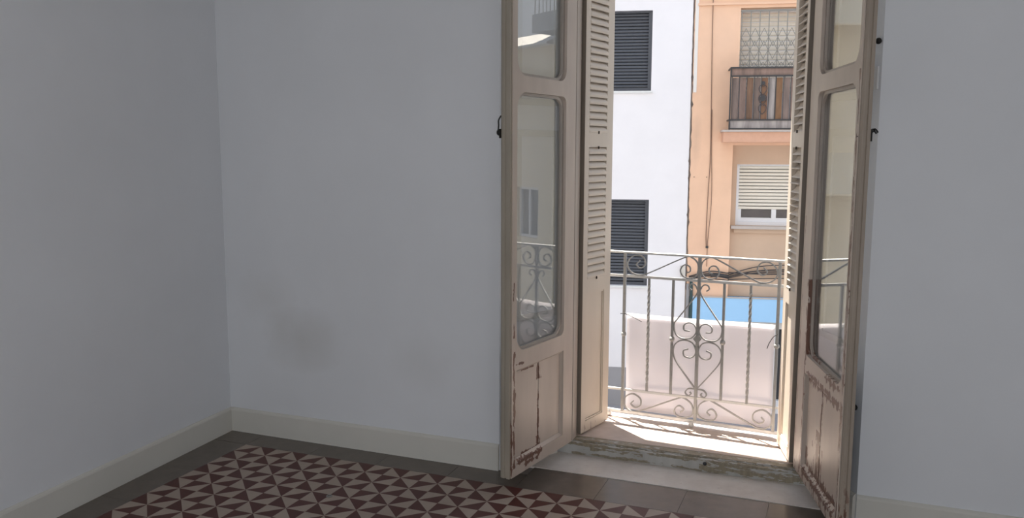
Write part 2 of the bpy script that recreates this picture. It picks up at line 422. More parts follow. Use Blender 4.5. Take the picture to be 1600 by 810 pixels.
# baseboards with a rounded cap, returning into the reveals
def board(p, q, inward, name=None, parent=None):
    d = (Vector(q)-Vector(p)); L = d.length; d.normalize(); n = Vector(inward)
    prof = [(0, 0), (.014, 0), (.014, .120), (.011, .128), (.004, .1345), (0, .1345)]
    bm = B(); a = [bm.verts.new(Vector((*p, 0)) + Vector((*(n*t), z))) for t, z in prof]; b = [bm.verts.new(Vector((*q, 0)) + Vector((*(n*t), z))) for t, z in prof]
    k = len(prof); bm.faces.new(a); bm.faces.new(b[::-1])
    for i in range(k): bm.faces.new((a[i], b[i], b[(i+1) % k], a[(i+1) % k]))
    return bm
def nrm(p, q, side):
    d = Vector(q)-Vector(p); d.normalize(); return Vector((-d.y, d.x))*side
bb = obj('baseboard_back', board((.014, 0), (1.645, 0), (0, -1)), M['baseboard'])
setp(bb, 'cream painted baseboard left of the balcony doorway', 'baseboard', kind='structure')
obj('return_piece', board((1.648, .003), (1.826, .340), nrm((1.648, .003), (1.826, .34), -1)), M['baseboard'], bb)
p, q = (0, 0), (lx(YR), YR)
setp(obj('baseboard_left', board(p, q, nrm(p, q, 1)), M['baseboard']), 'cream painted baseboard along the left wall', 'baseboard', kind='structure')
br = obj('baseboard_right', board((3.29, 0), (4.5, 0), (0, -1)), M['baseboard'])
setp(br, 'cream painted baseboard right of the balcony doorway', 'baseboard', kind='structure')
obj('return_piece', board((3.287, .003), (3.104, .345), nrm((3.287, .003), (3.104, .345), 1)), M['baseboard'], br)

# panelled lining on both reveals (seen through the panes)
def lining(p, q, side):
    d = Vector(q)-Vector(p); L = d.length
    e = empty('reveal', (*p, 0), math.atan2(d.y, d.x)); bpy.data.objects.remove(e)
    ang = math.atan2(d.y, d.x); mats = Matrix.Translation((*p, 0)) @ Matrix.Rotation(ang, 4, 'Z')
    for z0, z1 in ((.74, 1.68), (1.80, 2.62)):
        bm = B(); t = .010*side
        u0, u1 = .10, L-.02
        for a, b, c, dd in ((u0, u1, z0, z0+.03), (u0, u1, z1-.03, z1), (u0, u0+.03, z0+.0301, z1-.0301), (u1-.03, u1, z0+.0301, z1-.0301)):
            box(bm, a, b, min(0, t), max(0, t), c, dd)
        bm.transform(mats)
        obj('panel_moulding', bm, M['panel_frame'], wb, bevel=.002)
lining((1.645, 0), (1.83, .35), -1)
lining((3.29, 0), (3.10, .36), 1)

# door frame, threshold
bm = B(); box(bm, 1.832, 1.914, .352, .428, .0735, 2.72)
fr = obj('trim_2', bm, M['frame'], bevel=.003)
setp(fr, 'old cream wooden frame of the balcony doorway', 'door frame', kind='structure')
bm = B(); box(bm, 3.014, 3.098, .392, .449, .0735, 2.72); obj('jamb', bm, M['frame'], fr, bevel=.003)
bm = B(); box(bm, 1.832, 3.098, .352, .428, 2.7205, 2.778); obj('head', bm, M['frame'], fr, bevel=.003)
bm = B(); prism_x(bm, [(.352, .0), (.352, .060), (.356, .066), (.366, .067), (.372, .058), (.378, .058), (.384, .072), (.436, .073), (.436, 0)], 1.832, 3.098)
# worn, wavy arris
bmesh.ops.subdivide_edges(bm, edges=[e for e in bm.edges if abs((e.verts[0].co-e.verts[1].co).x) > 1], cuts=60)
for v in bm.verts:
    if v.co.y < .38 and v.co.z > .03:
        s = math.sin(v.co.x*37)*.0012+math.sin(v.co.x*91+1)*.001+random.uniform(-.0012, .0012); v.co.z += s; v.co.y += s*.6
th = obj('trim_3', bm, M['threshold'])
setp(th, 'worn wooden threshold with flaking white paint', 'threshold', kind='structure')
bm = B(); lathe(bm, [(.004, -.003), (.009, -.001), (.010, .001), (.006, .002)], (2.60, .351, .045), 12, 'y'); obj('bolt_hole', bm, M['dark'], th)

# balcony slab
bm = B(); prism_z(bm, [(1.2, .501), (3.8, .501), (3.8, .775), (1.2, .955)], -.14, .060)
bs = obj('balcony_floor', bm, M['outmarble'])
setp(bs, 'sunlit pinkish marble balcony floor outside the doorway', 'balcony floor', kind='structure')
def slabpiece(x0, x1, ya, yb):
    bm = B(); f = lambda x: (.955-(x-1.2)*.0692)
    prism_z(bm, [(x0+.001, ya), (x1-.001, ya), (x1-.001, f(x1)-.004 if yb is None else yb), (x0+.001, f(x0)-.004 if yb is None else yb)], .0601, .075)
    return obj('marble_slab', bm, M['outmarble'], bs, bevel=.0015)
slabpiece(1.86, 3.06, .4365, .690)
for a, b in ((1.22, 2.16), (2.16, 2.94), (2.94, 3.78)): slabpiece(a, b, .692, None)

# exterior shell of the building the room is in
bm = B()
box(bm, -7, 1.86, .4505, .50, -2.65, 7); box(bm, 3.06, 12, .4505, .50, -2.65, 7); box(bm, 1.86, 3.06, .4505, .50, 2.80, 7); box(bm, 1.86, 3.06, .4505, .50, -2.65, .0599)
setp(obj('wall_exterior', bm, M['exterior']), 'rendered street side of the building the room is in', 'wall', kind='structure')
bm = B(); prism_z(bm, [(1.1, .501), (3.9, .501), (3.9, .775), (1.1, .965)], 2.86, 3.02)
setp(obj('balcony_above', bm, M['exterior']), 'underside slab of the balcony one floor above', 'balcony', kind='structure')

# small iron fittings on the reveals
def knob(loc, ax=(1, 0, 0), big=1.0):
    bm = B(); lathe(bm, [(.0045, 0), (.0045, .003), (.010*big, .004), (.013*big, .010), (.012*big, .017), (.006*big, .021)], (0, 0, 0), 14)
    q = Vector(ax).to_track_quat('Z', 'Y').to_matrix().to_4x4(); bm.transform(Matrix.Translation(loc) @ q)
    return obj('door_holder', bm, M['black'], wb, smooth=True)
rv = Vector((-.885, -.46, 0))
for z, t in ((2.02, .014), (.505, .034)):
    knob(Vector((3.29-.19*t/.36*1.0, t, z)), rv)
bm = B(); box(bm, -.001, .006, -.02, .02, -.045, .045)
bm.transform(Matrix.Translation((3.272, .034, 1.877)) @ Matrix.Rotation(math.atan2(-.46, -.885), 4, 'Z'))
obj('wall_plate', bm, M['plate'], wb, bevel=.002)

# ================================================================== DOOR LEAVES
def arc(cx, cz, r, a0, a1, n=8): return [(cx+r*math.cos(R(a0+(a1-a0)*k/n)), cz+r*math.sin(R(a0+(a1-a0)*k/n))) for k in range(n+1)]
def rrect(u0, u1, z0, z1, r, n=8):
    return arc(u1-r, z0+r, r, -90, 0, n)+arc(u1-r, z1-r, r, 0, 90, n)+arc(u0+r, z1-r, r, 90, 180, n)+arc(u0+r, z0+r, r, 180, 270, n)
def ring(bm, P, Q, ya, yb):
    n = len(P); v = {}
    for k, (S, y) in enumerate(((P, ya), (Q, ya), (Q, yb), (P, yb))): v[k] = [bm.verts.new((x, y, z)) for x, z in S]
    for a in range(4):
        b = (a+1) % 4
        for i in range(n): bm.faces.new((v[a][i], v[a][(i+1) % n], v[b][(i+1) % n], v[b][i]))
    return bm

def leaf(name, label, A, rz, W, hs, fs, zb, sy, mats, seed, gz=.345, et=.055):
    """one glazed door leaf; local x from hinge to free edge, seen face at y=0, body towards sy"""
    root = empty(name, (*A, 0), rz); setp(root, label, 'door', kind='structure')
    mf, mb, me, mbead = mats
    u1, u2 = hs, W-fs; th = .040*sy; top = 2.70; r = .075
    zp0, zp1, zg0, zg1, zh0, zh1 = .135, .578, .662, 1.84, 1.912, 2.60
    Y = lambda a, b: (min(a*sy, b*sy), max(a*sy, b*sy))
    ya, yb = Y(0, .040)
    bm = B(); box(bm, 0, u1, ya, yb, zb, top); obj('hinge_stile', bm, mf, root, bevel=.003)
    bm = B(); box(bm, u2, W-.012, ya, yb, zb, top); obj('meeting_stile', bm, mf, root, bevel=.002)
    # moulded closing edge
    bm = B(); y0, y1 = Y(.004, et); prism_z(bm, [(W-.0119, y0), (W-.004, y0), (W+.002, y0+(y1-y0)*.2), (W+.002, y0+(y1-y0)*.45), (W-.003, y0+(y1-y0)*.5), (W-.003, y0+(y1-y0)*.62), (W+.002, y0+(y1-y0)*.68), (W+.002, y1), (W-.0119, y1)], zb, top)
    obj('closing_edge', bm, me, root)
    e = .0002
    a, b = u1+e, u2-e
    bm = B(); prism_y(bm, [(a, zb)]+[(b, zb), (b, zp0), (a, zp0)], ya, yb); obj('bottom_rail', bm, mf, root, bevel=.003)
    # lock rail: rounded corners of the pane grow out of it
    P = [(a, zp1), (b, zp1)] + [(b, zg0+r)] + arc(b-r, zg0+r, r, 0, -90)[1:] + arc(a+r*.45, zg0+r*.45, r*.45, -90, -180)
    bm = B(); prism_y(bm, P, ya, yb); obj('lock_rail', bm, mf, root, bevel=.002)
    P = arc(b-r, zg1-r, r, 90, 0) + arc(b-r, zh0+r, r, 0, -90) + arc(a+r*.8, zh0+r*.8, r*.8, -90, -180) + arc(a+r*.5, zg1-r*.5, r*.5, 180, 90)
    bm = B(); prism_y(bm, P, ya, yb); obj('middle_rail', bm, mf, root, bevel=.002)
    P = [(b, top), (a, top)] + arc(a+r, zh1-r, r, 180, 90) + arc(b-r, zh1-r, r, 90, 0)
    bm = B(); prism_y(bm, P, ya, yb); obj('top_rail', bm, mf, root, bevel=.002)
    # glazing beads and panes, set back from the seen face
    g0, g1 = Y(.016, .036); p0, p1 = Y(.0262, .0292)
    for z0, z1, rl in ((zg0, zg1, r), (zh0, zh1, r)):
        o = rrect(a+.0005, b-.0005, z0+.0005, z1-.0005, rl*.99); i = rrect(a+.013, b-.013, z0+.013, z1-.013, rl*.9)
        bm = B(); ring(bm, o, i, Y(.014, .0258)[0], Y(.014, .0258)[1]); bd = obj('glazing_bead', bm, mbead, root)
        bm = B(); prism_y(bm, rrect(a+.002, b-.002, z0+.002, z1-.002, rl*.98), p0, p1); obj('pane', bm, M['glass'], root)
    # lower panel: moulding frame and two boards with an open joint
    y0, y1 = Y(.010, .022)
    bm = B(); o = [(a, zp0), (b, zp0), (b, zp1), (a, zp1)]; q = .014; i = [(a+q, zp0+q), (b-q, zp0+q), (b-q, zp1-q), (a+q, zp1-q)]
    n = 4; V = [[bm.verts.new((x, yy*sy, z)) for x, z in S] for S, yy in ((o, .006), (i, .016), (i, .0262), (o, .0262))]
    for k in range(4):
        for t in range(4): bm.faces.new((V[k][t], V[k][(t+1) % 4], V[(k+1) % 4][(t+1) % 4], V[(k+1) % 4][t]))
    obj('panel_moulding', bm, mf, root)
    gc = gz
    c0, c1 = Y(.0175, .0262)
    for x0, x1 in ((a+q+.0005, gc-.0035), (gc+.0035, b-q-.0005)):
        bm = B(); box(bm, x0, x1, c0, c1, zp0+q+.0005, zp1-q-.0005); obj('board', bm, mb, root, bevel=.0025)
    d0, d1 = Y(.0263, .034)
    bm = B(); box(bm, a, b, d0, d1, zp0, zp1); obj('back_board', bm, M['dark'], root)
    return root

AL, BLf = Vector((1.913, .343)), Vector((1.806, -.259))
dl = BLf-AL
door1 = leaf('door_1', 'open left leaf of the balcony door, flaking cream paint, rounded panes', AL, math.atan2(dl.y, dl.x), dl.length, .100, .052, .072, -1,
             (M['leaf_left'], M['board_left'], M['edge_left'], M['bead']), 1, .325)
AR = Vector((3.012, .386)); ar = math.atan2(-.961, .276)
door2 = leaf('door_2', 'open right leaf of the balcony door, badly flaking cream paint', AR, ar, .735, .130, .045, .080, 1,
             (M['leaf_right'], M['board_right'], M['edge_right'], M['bead_right']), 2, .375, .042)
# fittings on the leaves: espagnolette bolt handle on the left edge, latch on the right
WL = dl.length
bm = B(); lathe(bm, [(.004, 0), (.004, .008), (.012, .010), (.015, .018), (.012, .027), (.005, .030)], (0, 0, 0), 14)
bm.transform(Matrix.Translation((WL-.012, -.050, 1.660)) @ Matrix.Rotation(R(90), 4, 'X'))
obj('bolt_knob', bm, M['black'], door1, smooth=True)
bm = B(); tube(bm, [(WL-.010, -.075, 1.665), (WL-.008, -.071, 1.69), (WL-.006, -.070, 1.712), (WL-.008, -.062, 1.728), (WL-.008, -.054, 1.735)], .0035, 8, 5)
obj('bolt_lever', bm, M['black'], door1, smooth=True)
bm = B(); box(bm, WL-.015, WL+.006, -.060, -.0552, 1.635, 1.675); obj('bolt_plate', bm, M['black'], door1, bevel=.001)
bm = B(); box(bm, .712, .742, .0422, .047, 1.62, 1.665); tube(bm, [(.73, .044, 1.655), (.732, .056, 1.662), (.735, .066, 1.650)], .007, 8, 3)
obj('latch', bm, M['black'], door2)
bm = B(); box(bm, .715, .729, -.002, -.0002, 1.636, 1.640); obj('latch_pin', bm, M['rust'], door2)

# ================================================================== SHUTTERS
def slat_mesh(L, ang, name='slat'):
    """rounded wooden louvre blade, length along x"""
    bm = B(); n = 7; w, t, bow = .045, .009, .007; pts = []
    f = lambda q: bow*(1-(2*q)**2)
    sg = 1 if ang > 0 else -1
    for k in range(n+1):
        q = -.5+k/n; e = max(.15, 1-abs(2*q)**6)
        pts.append((w*q, -sg*(-t/2*e) + sg*(-1)*0 + (-sg)*(-f(q))*0 + sg*(f(q))))
    for k in range(n+1):
        q = .5-k/n; e = max(.15, 1-abs(2*q)**6)
        pts.append((w*q, -sg*(t/2*e) + sg*f(q)))
    c, s = math.cos(ang), math.sin(ang)
    prism_x(bm, [(x*c-y*s, x*s+y*c) for x, y in pts], 0, L)
    bmesh.ops.recalc_face_normals(bm, faces=bm.faces)
    me = bpy.data.meshes.new(name); bm.to_mesh(me); bm.free(); me.materials.append(M['slat']); return me

def shutter(name, label, A, rz, sy, edge_hinges=True, gappy=()):
    root = empty(name, (*A, 0), rz); setp(root, label, 'shutter', 'folding louvred shutters of the balcony door')
    W, zb, top = .296, .086, 2.70
    sm = slat_mesh(.186, R(53)*sy)
    for layer in (0, 1):
        off = .034*layer
        Y = lambda a, b: (min((a+off)*sy, (b+off)*sy), max((a+off)*sy, (b+off)*sy))
        y0, y1 = Y(0, .028)
        pr = 'rear_' if layer else ''
        bm = B(); box(bm, 0, .044, y0, y1, zb, top); obj('near_stile' if not layer else 'folded_stile', bm, M['shutter'], root, bevel=.002)
        bm = B(); box(bm, .231, W, y0, y1, zb, top); obj('far_stile' if not layer else 'folded_stile', bm, M['shutter'], root, bevel=.002)
        ex0, ex1 = Y(.001, .027)
        bm = B(); box(bm, -.002, -.0001, ex0, ex1, zb, top); obj('edge_band', bm, M['shutter_edge'], root)
        for z0, z1 in ((zb, .145), (.835, .912), (1.600, 1.672), (2.62, top)):
            bm = B(); box(bm, .0442, .2308, y0, y1, z0, z1); obj('rail', bm, M['shutter'], root, bevel=.002)
        p0, p1 = Y(.010, .020)
        bm = B(); box(bm, .0442, .2308, p0, p1, .1452, .8348); obj('panel', bm, M['shutter'], root)
        if not layer:
            q0, q1 = Y(.004, .0098)
            bm = B(); ring(bm, [(.0443, .1453), (.2307, .1453), (.2307, .8347), (.0443, .8347)], [(.052, .153), (.223, .153), (.223, .827), (.052, .827)], q0, q1); obj('panel_bead', bm, M['shutter'], root)
        for z0, z1 in ((.912, 1.600), (1.672, 2.62)):
            n = int((z1-z0)/.0358); pitch = (z1-z0)/n
            for k in range(n):
                o = link('slat', sm, root, (.0445, (.014+off)*sy, z0+pitch*(k+.5)))
                tw = random.gauss(0, R(2.0))
                if not layer and (z0 < 1) and k in gappy: tw = R(-30)*sy
                elif z0 < 1: tw += random.uniform(-R(6), 0)*sy
                o.rotation_euler = (tw, 0, random.gauss(0, .004))
    for z in (2.23, 1.74, 1.13, .28):
        bm = B(); y0, y1 = sorted((.024*sy, .040*sy)); box(bm, -.006, -.0021, y0, y1, z-.045, z+.045)
        cy = .031*sy; tube(bm, [(-.006, cy, z-.045), (-.006, cy, z+.045)], .005, 8)
        obj('hinge', bm, M['rust'], root)
    for z in (1.675, 1.597, .911):
        bm = B(); tube(bm, [(.14, -.003*sy, z-.007), (.14, -.003*sy, z+.007)], .004, 6); obj('tilt_pin', bm, M['rust'], root)
    return root
shutter('louvred_shutter', 'cream louvred folding shutter on the left side of the balcony opening', (1.936, .431), R(76.6), 1)
shutter('louvred_shutter', 'cream louvred folding shutter on the right, sunlit along its outer edge', (2.99, .415), R(105), -1, gappy=(16, 14, 11))

# ================================================================== BALCONY RAILING
rl = empty('balcony_railing', (1.969, .834, .075), R(-4.06))
setp(rl, 'silver painted wrought iron balcony railing with scrolls and twisted bars', 'railing')
ZR = .075
def V3(p, y=0.0): return Vector((p[0], y, p[1]-ZR))
def bar(name, p, q, sec, y=0.0):
    bm = B(); sweep(bm, [V3(p, y), V3(q, y)], sec); return obj(name, bm, M['iron_sunlit' if 'rail' in name else 'iron'], rl)
bar('handrail', (-.60, 1.024), (1.60, 1.020), rect(.034, .010))
bar('upper_rail', (-.60, .888), (1.60, .893), rect(.012, .014))
bar('lower_rail', (-.60, .234), (1.60, .250), rect(.012, .012))
bar('bottom_rail', (-.60, .112), (1.60, .108), rect(.014, .016))
for sp in (.092, .921):
    bar('post', (sp, .113), (sp, 1.018), rect(.015, .015))
for sp in (-.50, 1.50):
    bar('post', (sp, .113), (sp, 1.018), rect(.015, .015))
bar('centre_bar', (.508, .112), (.508, 1.017), rect(.016, .016))
for sp in (.368, .643): bar('plain_bar', (sp, .246), (sp, .885), rect(.013, .013))
def twisted(sp):
    bm = B(); rings = []; n = 72
    for k in range(n+1):
        z = .246+(.885-.246)*k/n; a = 0 if k < 5 or k > n-5 else (k-5)*R(22.5)
        rings.append([bm.verts.new((sp+.0085*math.cos(a+R(45+90*c)), .0085*math.sin(a+R(45+90*c)), z-ZR)) for c in range(4)])
    for i in range(n):
        for c in range(4): bm.faces.new((rings[i][c], rings[i][(c+1) % 4], rings[i+1][(c+1) % 4], rings[i+1][c]))
    bm.faces.new(rings[0]); bm.faces.new(rings[-1]); return obj('twisted_bar', bm, M['iron'], rl)
for sp in (.232, .780): twisted(sp)
for sp in (-.04, -.18, -.32, 1.06, 1.20, 1.34): bar('plain_bar', (sp, .246), (sp, .885), rect(.013, .013))
def scroll(name, pts, mirror=None, dz=0.0, n=6):
    P = [(p[0] if mirror is None else 2*mirror-p[0], p[1]+dz) for p in pts]
    bm = B(); sweep(bm, catmull([V3(p) for p in P], n), rect(.011, .0065)); return obj(name, bm, M['iron'], rl)
S1 = [(0.177, 0.98), (0.158, 0.957), (0.181, 0.938), (0.208, 0.962), (0.193, 1.000), (0.152, 1.008), (0.118, 0.986), (0.106, 0.949), (0.13, 0.911), (0.180, 0.899), (0.233, 0.916), (0.423, 1.010), (0.465, 1.012), (0.496, 0.985), (0.499, 0.941), (0.485, 0.911), (0.455, 0.899), (0.42, 0.909), (0.404, 0.938), (0.415, 0.964), (0.434, 0.972), (0.455, 0.961), (0.457, 0.938), (0.441, 0.930)]
scroll('scroll', S1); scroll('scroll', S1, mirror=.508, dz=.003)
S2 = [(0.158, 0.180), (0.143, 0.160), (0.168, 0.143), (0.199, 0.160), (0.195, 0.199), (0.151, 0.220), (0.110, 0.196), (0.104, 0.155), (0.126, 0.126), (0.161, 0.118), (0.216, 0.135), (0.405, 0.225), (0.442, 0.234), (0.485, 0.205), (0.496, 0.162), (0.480, 0.133), (0.445, 0.122), (0.408, 0.128), (0.392, 0.152), (0.403, 0.178), (0.424, 0.186), (0.444, 0.167), (0.426, 0.150)]
scroll('scroll', S2); scroll('scroll', S2, mirror=.508, dz=.004)
LY = [(0.468, 0.836), (0.454, 0.848), (0.460, 0.866), (0.480, 0.870), (0.496, 0.850), (0.494, 0.812), (0.400, 0.678), (0.381, 0.651), (0.378, 0.622), (0.390, 0.585), (0.424, 0.566), (0.473, 0.573), (0.500, 0.609), (0.490, 0.645), (0.462, 0.657), (0.434, 0.642), (0.434, 0.615), (0.464, 0.610)]
scroll('scroll', LY); scroll('scroll', LY, mirror=.508)
HT = [(0.500, 0.298), (0.438, 0.376), (0.385, 0.452), (0.378, 0.510), (0.400, .545), (0.437, 0.558), (0.480, 0.548), (0.500, 0.512), (0.496, 0.480), (0.470, 0.463), (0.438, 0.470), (0.434, 0.499), (0.459, 0.511)]
scroll('scroll', HT); scroll('scroll', HT, mirror=.508)
SMs = [(0.500, 0.292), (0.468, 0.290), (0.450, 0.268), (0.464, 0.250), (0.482, 0.262), (.474, .272)]
scroll('small_scroll', SMs); scroll('small_scroll', SMs, mirror=.508)
def ball(sp, z, r=.015):
    bm = B(); lathe(bm, [(r*.55, -r*.9), (r*.9, -r*.5), (r, 0), (r*.9, r*.5), (r*.55, r*.9)], (sp, 0, z-ZR), 12); return obj('collar', bm, M['iron'], rl, smooth=True)
for sp, z in ((.368, .558), (.643, .566), (.092, .559), (.921, .575)): ball(sp, z)
bm = B(); prism_y(bm, [(.508, .545-ZR), (.530, .572-ZR), (.508, .600-ZR), (.486, .572-ZR)], -.012, .012); obj('rosette', bm, M['iron'], rl, bevel=.002)
for sp in (.015, .488, .96):
    bm = B(); lathe(bm, [(.016, .034), (.013, .022), (.017, .012), (.010, .004), (.004, .0)], (sp, 0, 0), 12); obj('ball_foot', bm, M['iron_sunlit'], rl, smooth=True)  # feet take the lit iron colour to offset their shading
# binding wires
def wire_bit(pts):
    bm = B(); tube(bm, [(x, -.014, z-ZR) for x, z in pts], .0022, 5, 4); return obj('binding_wire', bm, M['cable'], rl)
wire_bit([(.075, .676), (.10, .678), (.14, .665), (.20, .640)])
wire_bit([(.925, .640), (.905, .625), (.885, .590), (.875, .560)])

# translucent sheet tied behind the railing
bm = B(); nx, nz = 36, 14; G = {}
for side in (0, 1):
    for i in range(nx+1):
        for k in range(nz+1):
            s = .100+(.905-.100)*i/nx; zt = .676-.004*math.sin(s*5) ; z = .118+(zt-.118)*k/nz-ZR
            yy = .030+.0022*side+.0035*math.sin(s*17+z*3)+.002*math.sin(z*14)
            G[side, i, k] = bm.verts.new((s, yy, z))
    for i in range(nx):
        for k in range(nz):
            q = [G[side, i, k], G[side, i+1, k], G[side, i+1, k+1], G[side, i, k+1]]
            bm.faces.new(q if side == 0 else q[::-1])
for i in range(nx):
    for k in (0, nz): bm.faces.new((G[0, i, k], G[0, i+1, k], G[1, i+1, k], G[1, i, k]))
for k in range(nz):
    for i in (0, nx): bm.faces.new((G[0, i, k], G[0, i, k+1], G[1, i, k+1], G[1, i, k]))
sh = obj('privacy_sheet', bm, M['sheet'], smooth=True)
sh.location = (1.969, .834, .075); sh.rotation_euler = (0, 0, R(-4.06))
setp(sh, 'translucent pinkish white sheet fixed to the outer side of the balcony railing', 'sheet')

# small ring lying on the tiles
bm = B(); tube(bm, [(.011*math.cos(2*math.pi*k/24), .011*math.sin(2*math.pi*k/24), 0) for k in range(25)], .0025, 6)
rg = obj('metal_ring', bm, M['iron'], smooth=True); rg.location = (1.043, -.592, .0032)
setp(rg, 'tiny pale ring lying on a dark red floor tile', 'ring')

# ================================================================== STREET AND FACADES
bm = B(); box(bm, -30, 40, .501, 8.6, -3.0, -2.68)
setp(obj('road', bm, M['asphalt']), 'grey asphalt street below the balcony', 'road', kind='structure')
P0 = Vector((.928, 9.5)); FA = R(12)
def fac(name, label): 
    e = empty(name, (*P0, 0), FA); setp(e, label, 'building'); return e
def fb(parent, name, s0, s1, y0, y1, z0, z1, mat, bevel=0.0, kind=None):
    bm = B(); box(bm, s0, s1, y0, y1, z0, z1); o = obj(name, bm, mat, parent, bevel=bevel)
    if kind: o['kind'] = kind
    return o
bm = B(); box(bm, -16, 22, -1.3, -.001, -2.9, -2.54); pv = obj('sidewalk', bm, M['paving']); pv.location = (*P0, 0); pv.rotation_euler = (0, 0, FA)
setp(pv, 'grey pavement along the foot of the opposite buildings', 'pavement', kind='structure')

def wall_with_holes(parent, name, s0, s1, z0, z1, holes, mat, y0=0.0, y1=.35):
    """front wall as a grid of boxes leaving the holes open, one mesh"""
    xs = sorted({s0, s1, *[h[0] for h in holes], *[h[1] for h in holes]}); zs = sorted({z0, z1, *[h[2] for h in holes], *[h[3] for h in holes]})
    xs = [x for x in xs if s0 <= x <= s1]; zs = [z for z in zs if z0 <= z <= z1]
    bm = B()
    for a, b in zip(xs[:-1], xs[1:]):
        for c, d in zip(zs[:-1], zs[1:]):
            mx, mz = (a+b)/2, (c+d)/2
            if any(h[0] < mx < h[1] and h[2] < mz < h[3] for h in holes): continue
            box(bm, a, b, y0, y1, c, d)
    bmesh.ops.remove_doubles(bm, verts=bm.verts, dist=1e-5)
    seen = {}
    for f in bm.faces: seen.setdefault(tuple(round(v, 4) for v in f.calc_center_median()), []).append(f)
    bmesh.ops.delete(bm, geom=[f for g in seen.values() if len(g) > 1 for f in g], context='FACES_ONLY')
    return obj(name, bm, mat, parent)
def slats(parent, s0, s1, y, z0, z1, pitch, mat, name='slats'):
    bm = B(); n = max(1, int((z1-z0)/pitch)); p = (z1-z0)/n
    for k in range(n):
        z = z0+k*p; prism_x(bm, [(y, z+p*.12), (y-.012, z+p*.25), (y-.014, z+p*.6), (y-.006, z+p*.93), (y+.01, z+p*.93), (y+.01, z+p*.12)], s0, s1)
    o = obj(name, bm, mat, parent); o['kind'] = 'stuff'; return o

# white building
wh = fac('apartment_building', 'white rendered building across the street with dark shuttered windows')
wins = [(-1.62, -.625, 2.49, 3.70), (-1.62, -.615, -.56, .81)]
wall_with_holes(wh, 'wall', -2.75, -.022, -1.90, 6.9, wins, M['white_render'])
fb(wh, 'plinth', -2.75, -.022, -.02, .35, -2.6, -1.902, M['plinth'])
for (a, b, c, d) in wins:
    bm = B(); ring(bm, [(a, c), (b, c), (b, d), (a, d)], [(a+.03, c+.05), (b-.055, c+.05), (b-.055, d-.03), (a+.03, d-.03)], .06, .14)
    f = obj('window', bm, M['anthracite'], wh)
    slats(f, a+.03, b-.055, .11, c+.05, d-.03, .049, M['anthracite'])
    fb(f, 'backing', a, b, .141, .16, c, d, M['dark'])
    fb(wh, 'window_sill', a-.02, b+.03, -.035, .058, c-.03, c-.001, M['plate'])
for (a, b, c, d) in [(-2.5, -2.0, -.56, .81)]: pass
bm = B(); prism_y(bm, [(-.021, -2.6), (.0, -2.6), (.004, 0), (-.004, 1.9), (.006, 6.9), (-.021, 6.9)], .02, .3); obj('gap_mortar', bm, M['sill'], wh)
# the ragged open joint between the two facades
bm = B(); zz = -.60; rnd = random.Random(4); L_, R_ = [], []
while zz < 6.9:
    c = -.006+rnd.uniform(-.010, .010); hw_ = rnd.uniform(.003, .009)+(.012 if rnd.random() < .10 else 0)
    L_.append((c-hw_, zz)); R_.append((c+hw_, zz)); zz += rnd.uniform(.04, .10)
for k in range(len(L_)-1): prism_y(bm, [L_[k], R_[k], R_[k+1], L_[k+1]], -.004, -.0004)
bmesh.ops.remove_doubles(bm, verts=bm.verts, dist=1e-5); obj('open_joint', bm, M['sill_dark'], wh, fix=False)
fb(wh, 'junction_box', -.10, -.03, -.06, -.001, -.39, -.22, M['box'], .004)

# peach building
pe = fac('apartment_building', 'peach rendered building across the street with boarded balcony')
S1e = 3.9
wall_with_holes(pe, 'wall', .001, .635, -.70, 6.9, [], M['peach'])
wall_with_holes(pe, 'upper_wall', .6352, S1e, 1.66, 6.9, [(.68, 1.74, 1.90, 3.70)], M['peach'])
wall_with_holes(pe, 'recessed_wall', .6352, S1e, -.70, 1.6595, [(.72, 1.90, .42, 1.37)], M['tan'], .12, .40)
fb(pe, 'cornice', .05, S1e, -.03, -.001, 3.745, 3.78, M['peach'])
fb(pe, 'pale_strip', .012, .062, -.006, -.0005, 2.46, 3.9, M['pale_strip'])
# shop front with the blue fascia
fb(pe, 'blue_fascia', .10, S1e, -.05, .10, -1.07, -.70, M['blue'])
fb(pe, 'fascia_trim', .10, S1e, -.06, -.051, -.705, -.685, M['sill'])
fb(pe, 'side_pier', .001, .45, -.03, .35, -2.6, -1.071, M['blue'])
sp_ = fb(pe, 'shop_shutter_box', .4505, S1e, .0, .2, -1.18, -1.071, M['shop'])
fb(pe, 'shop_window', .4505, S1e, .15, .2, -2.35, -1.181, M['dark'])
fb(pe, 'shop_sill', .4505, S1e, .05, .35, -2.6, -2.351, M['pvc'])
for s in (.9, 1.38, 1.9, 2.6): fb(pe, 'shop_mullion', s, s+.05, .09, .149, -2.35, -1.181, M['pvc'])
bm = B(); tube(bm, [(.075, -.04, -2.5), (.075, -.04, -.55), (.070, -.035, -.46)], .026, 10); obj('downpipe', bm, M['pipe'], pe, smooth=True)
fb(pe, 'grey_pier', .001, .045, -.02, -.0005, -2.5, -.50, M['plinth'])
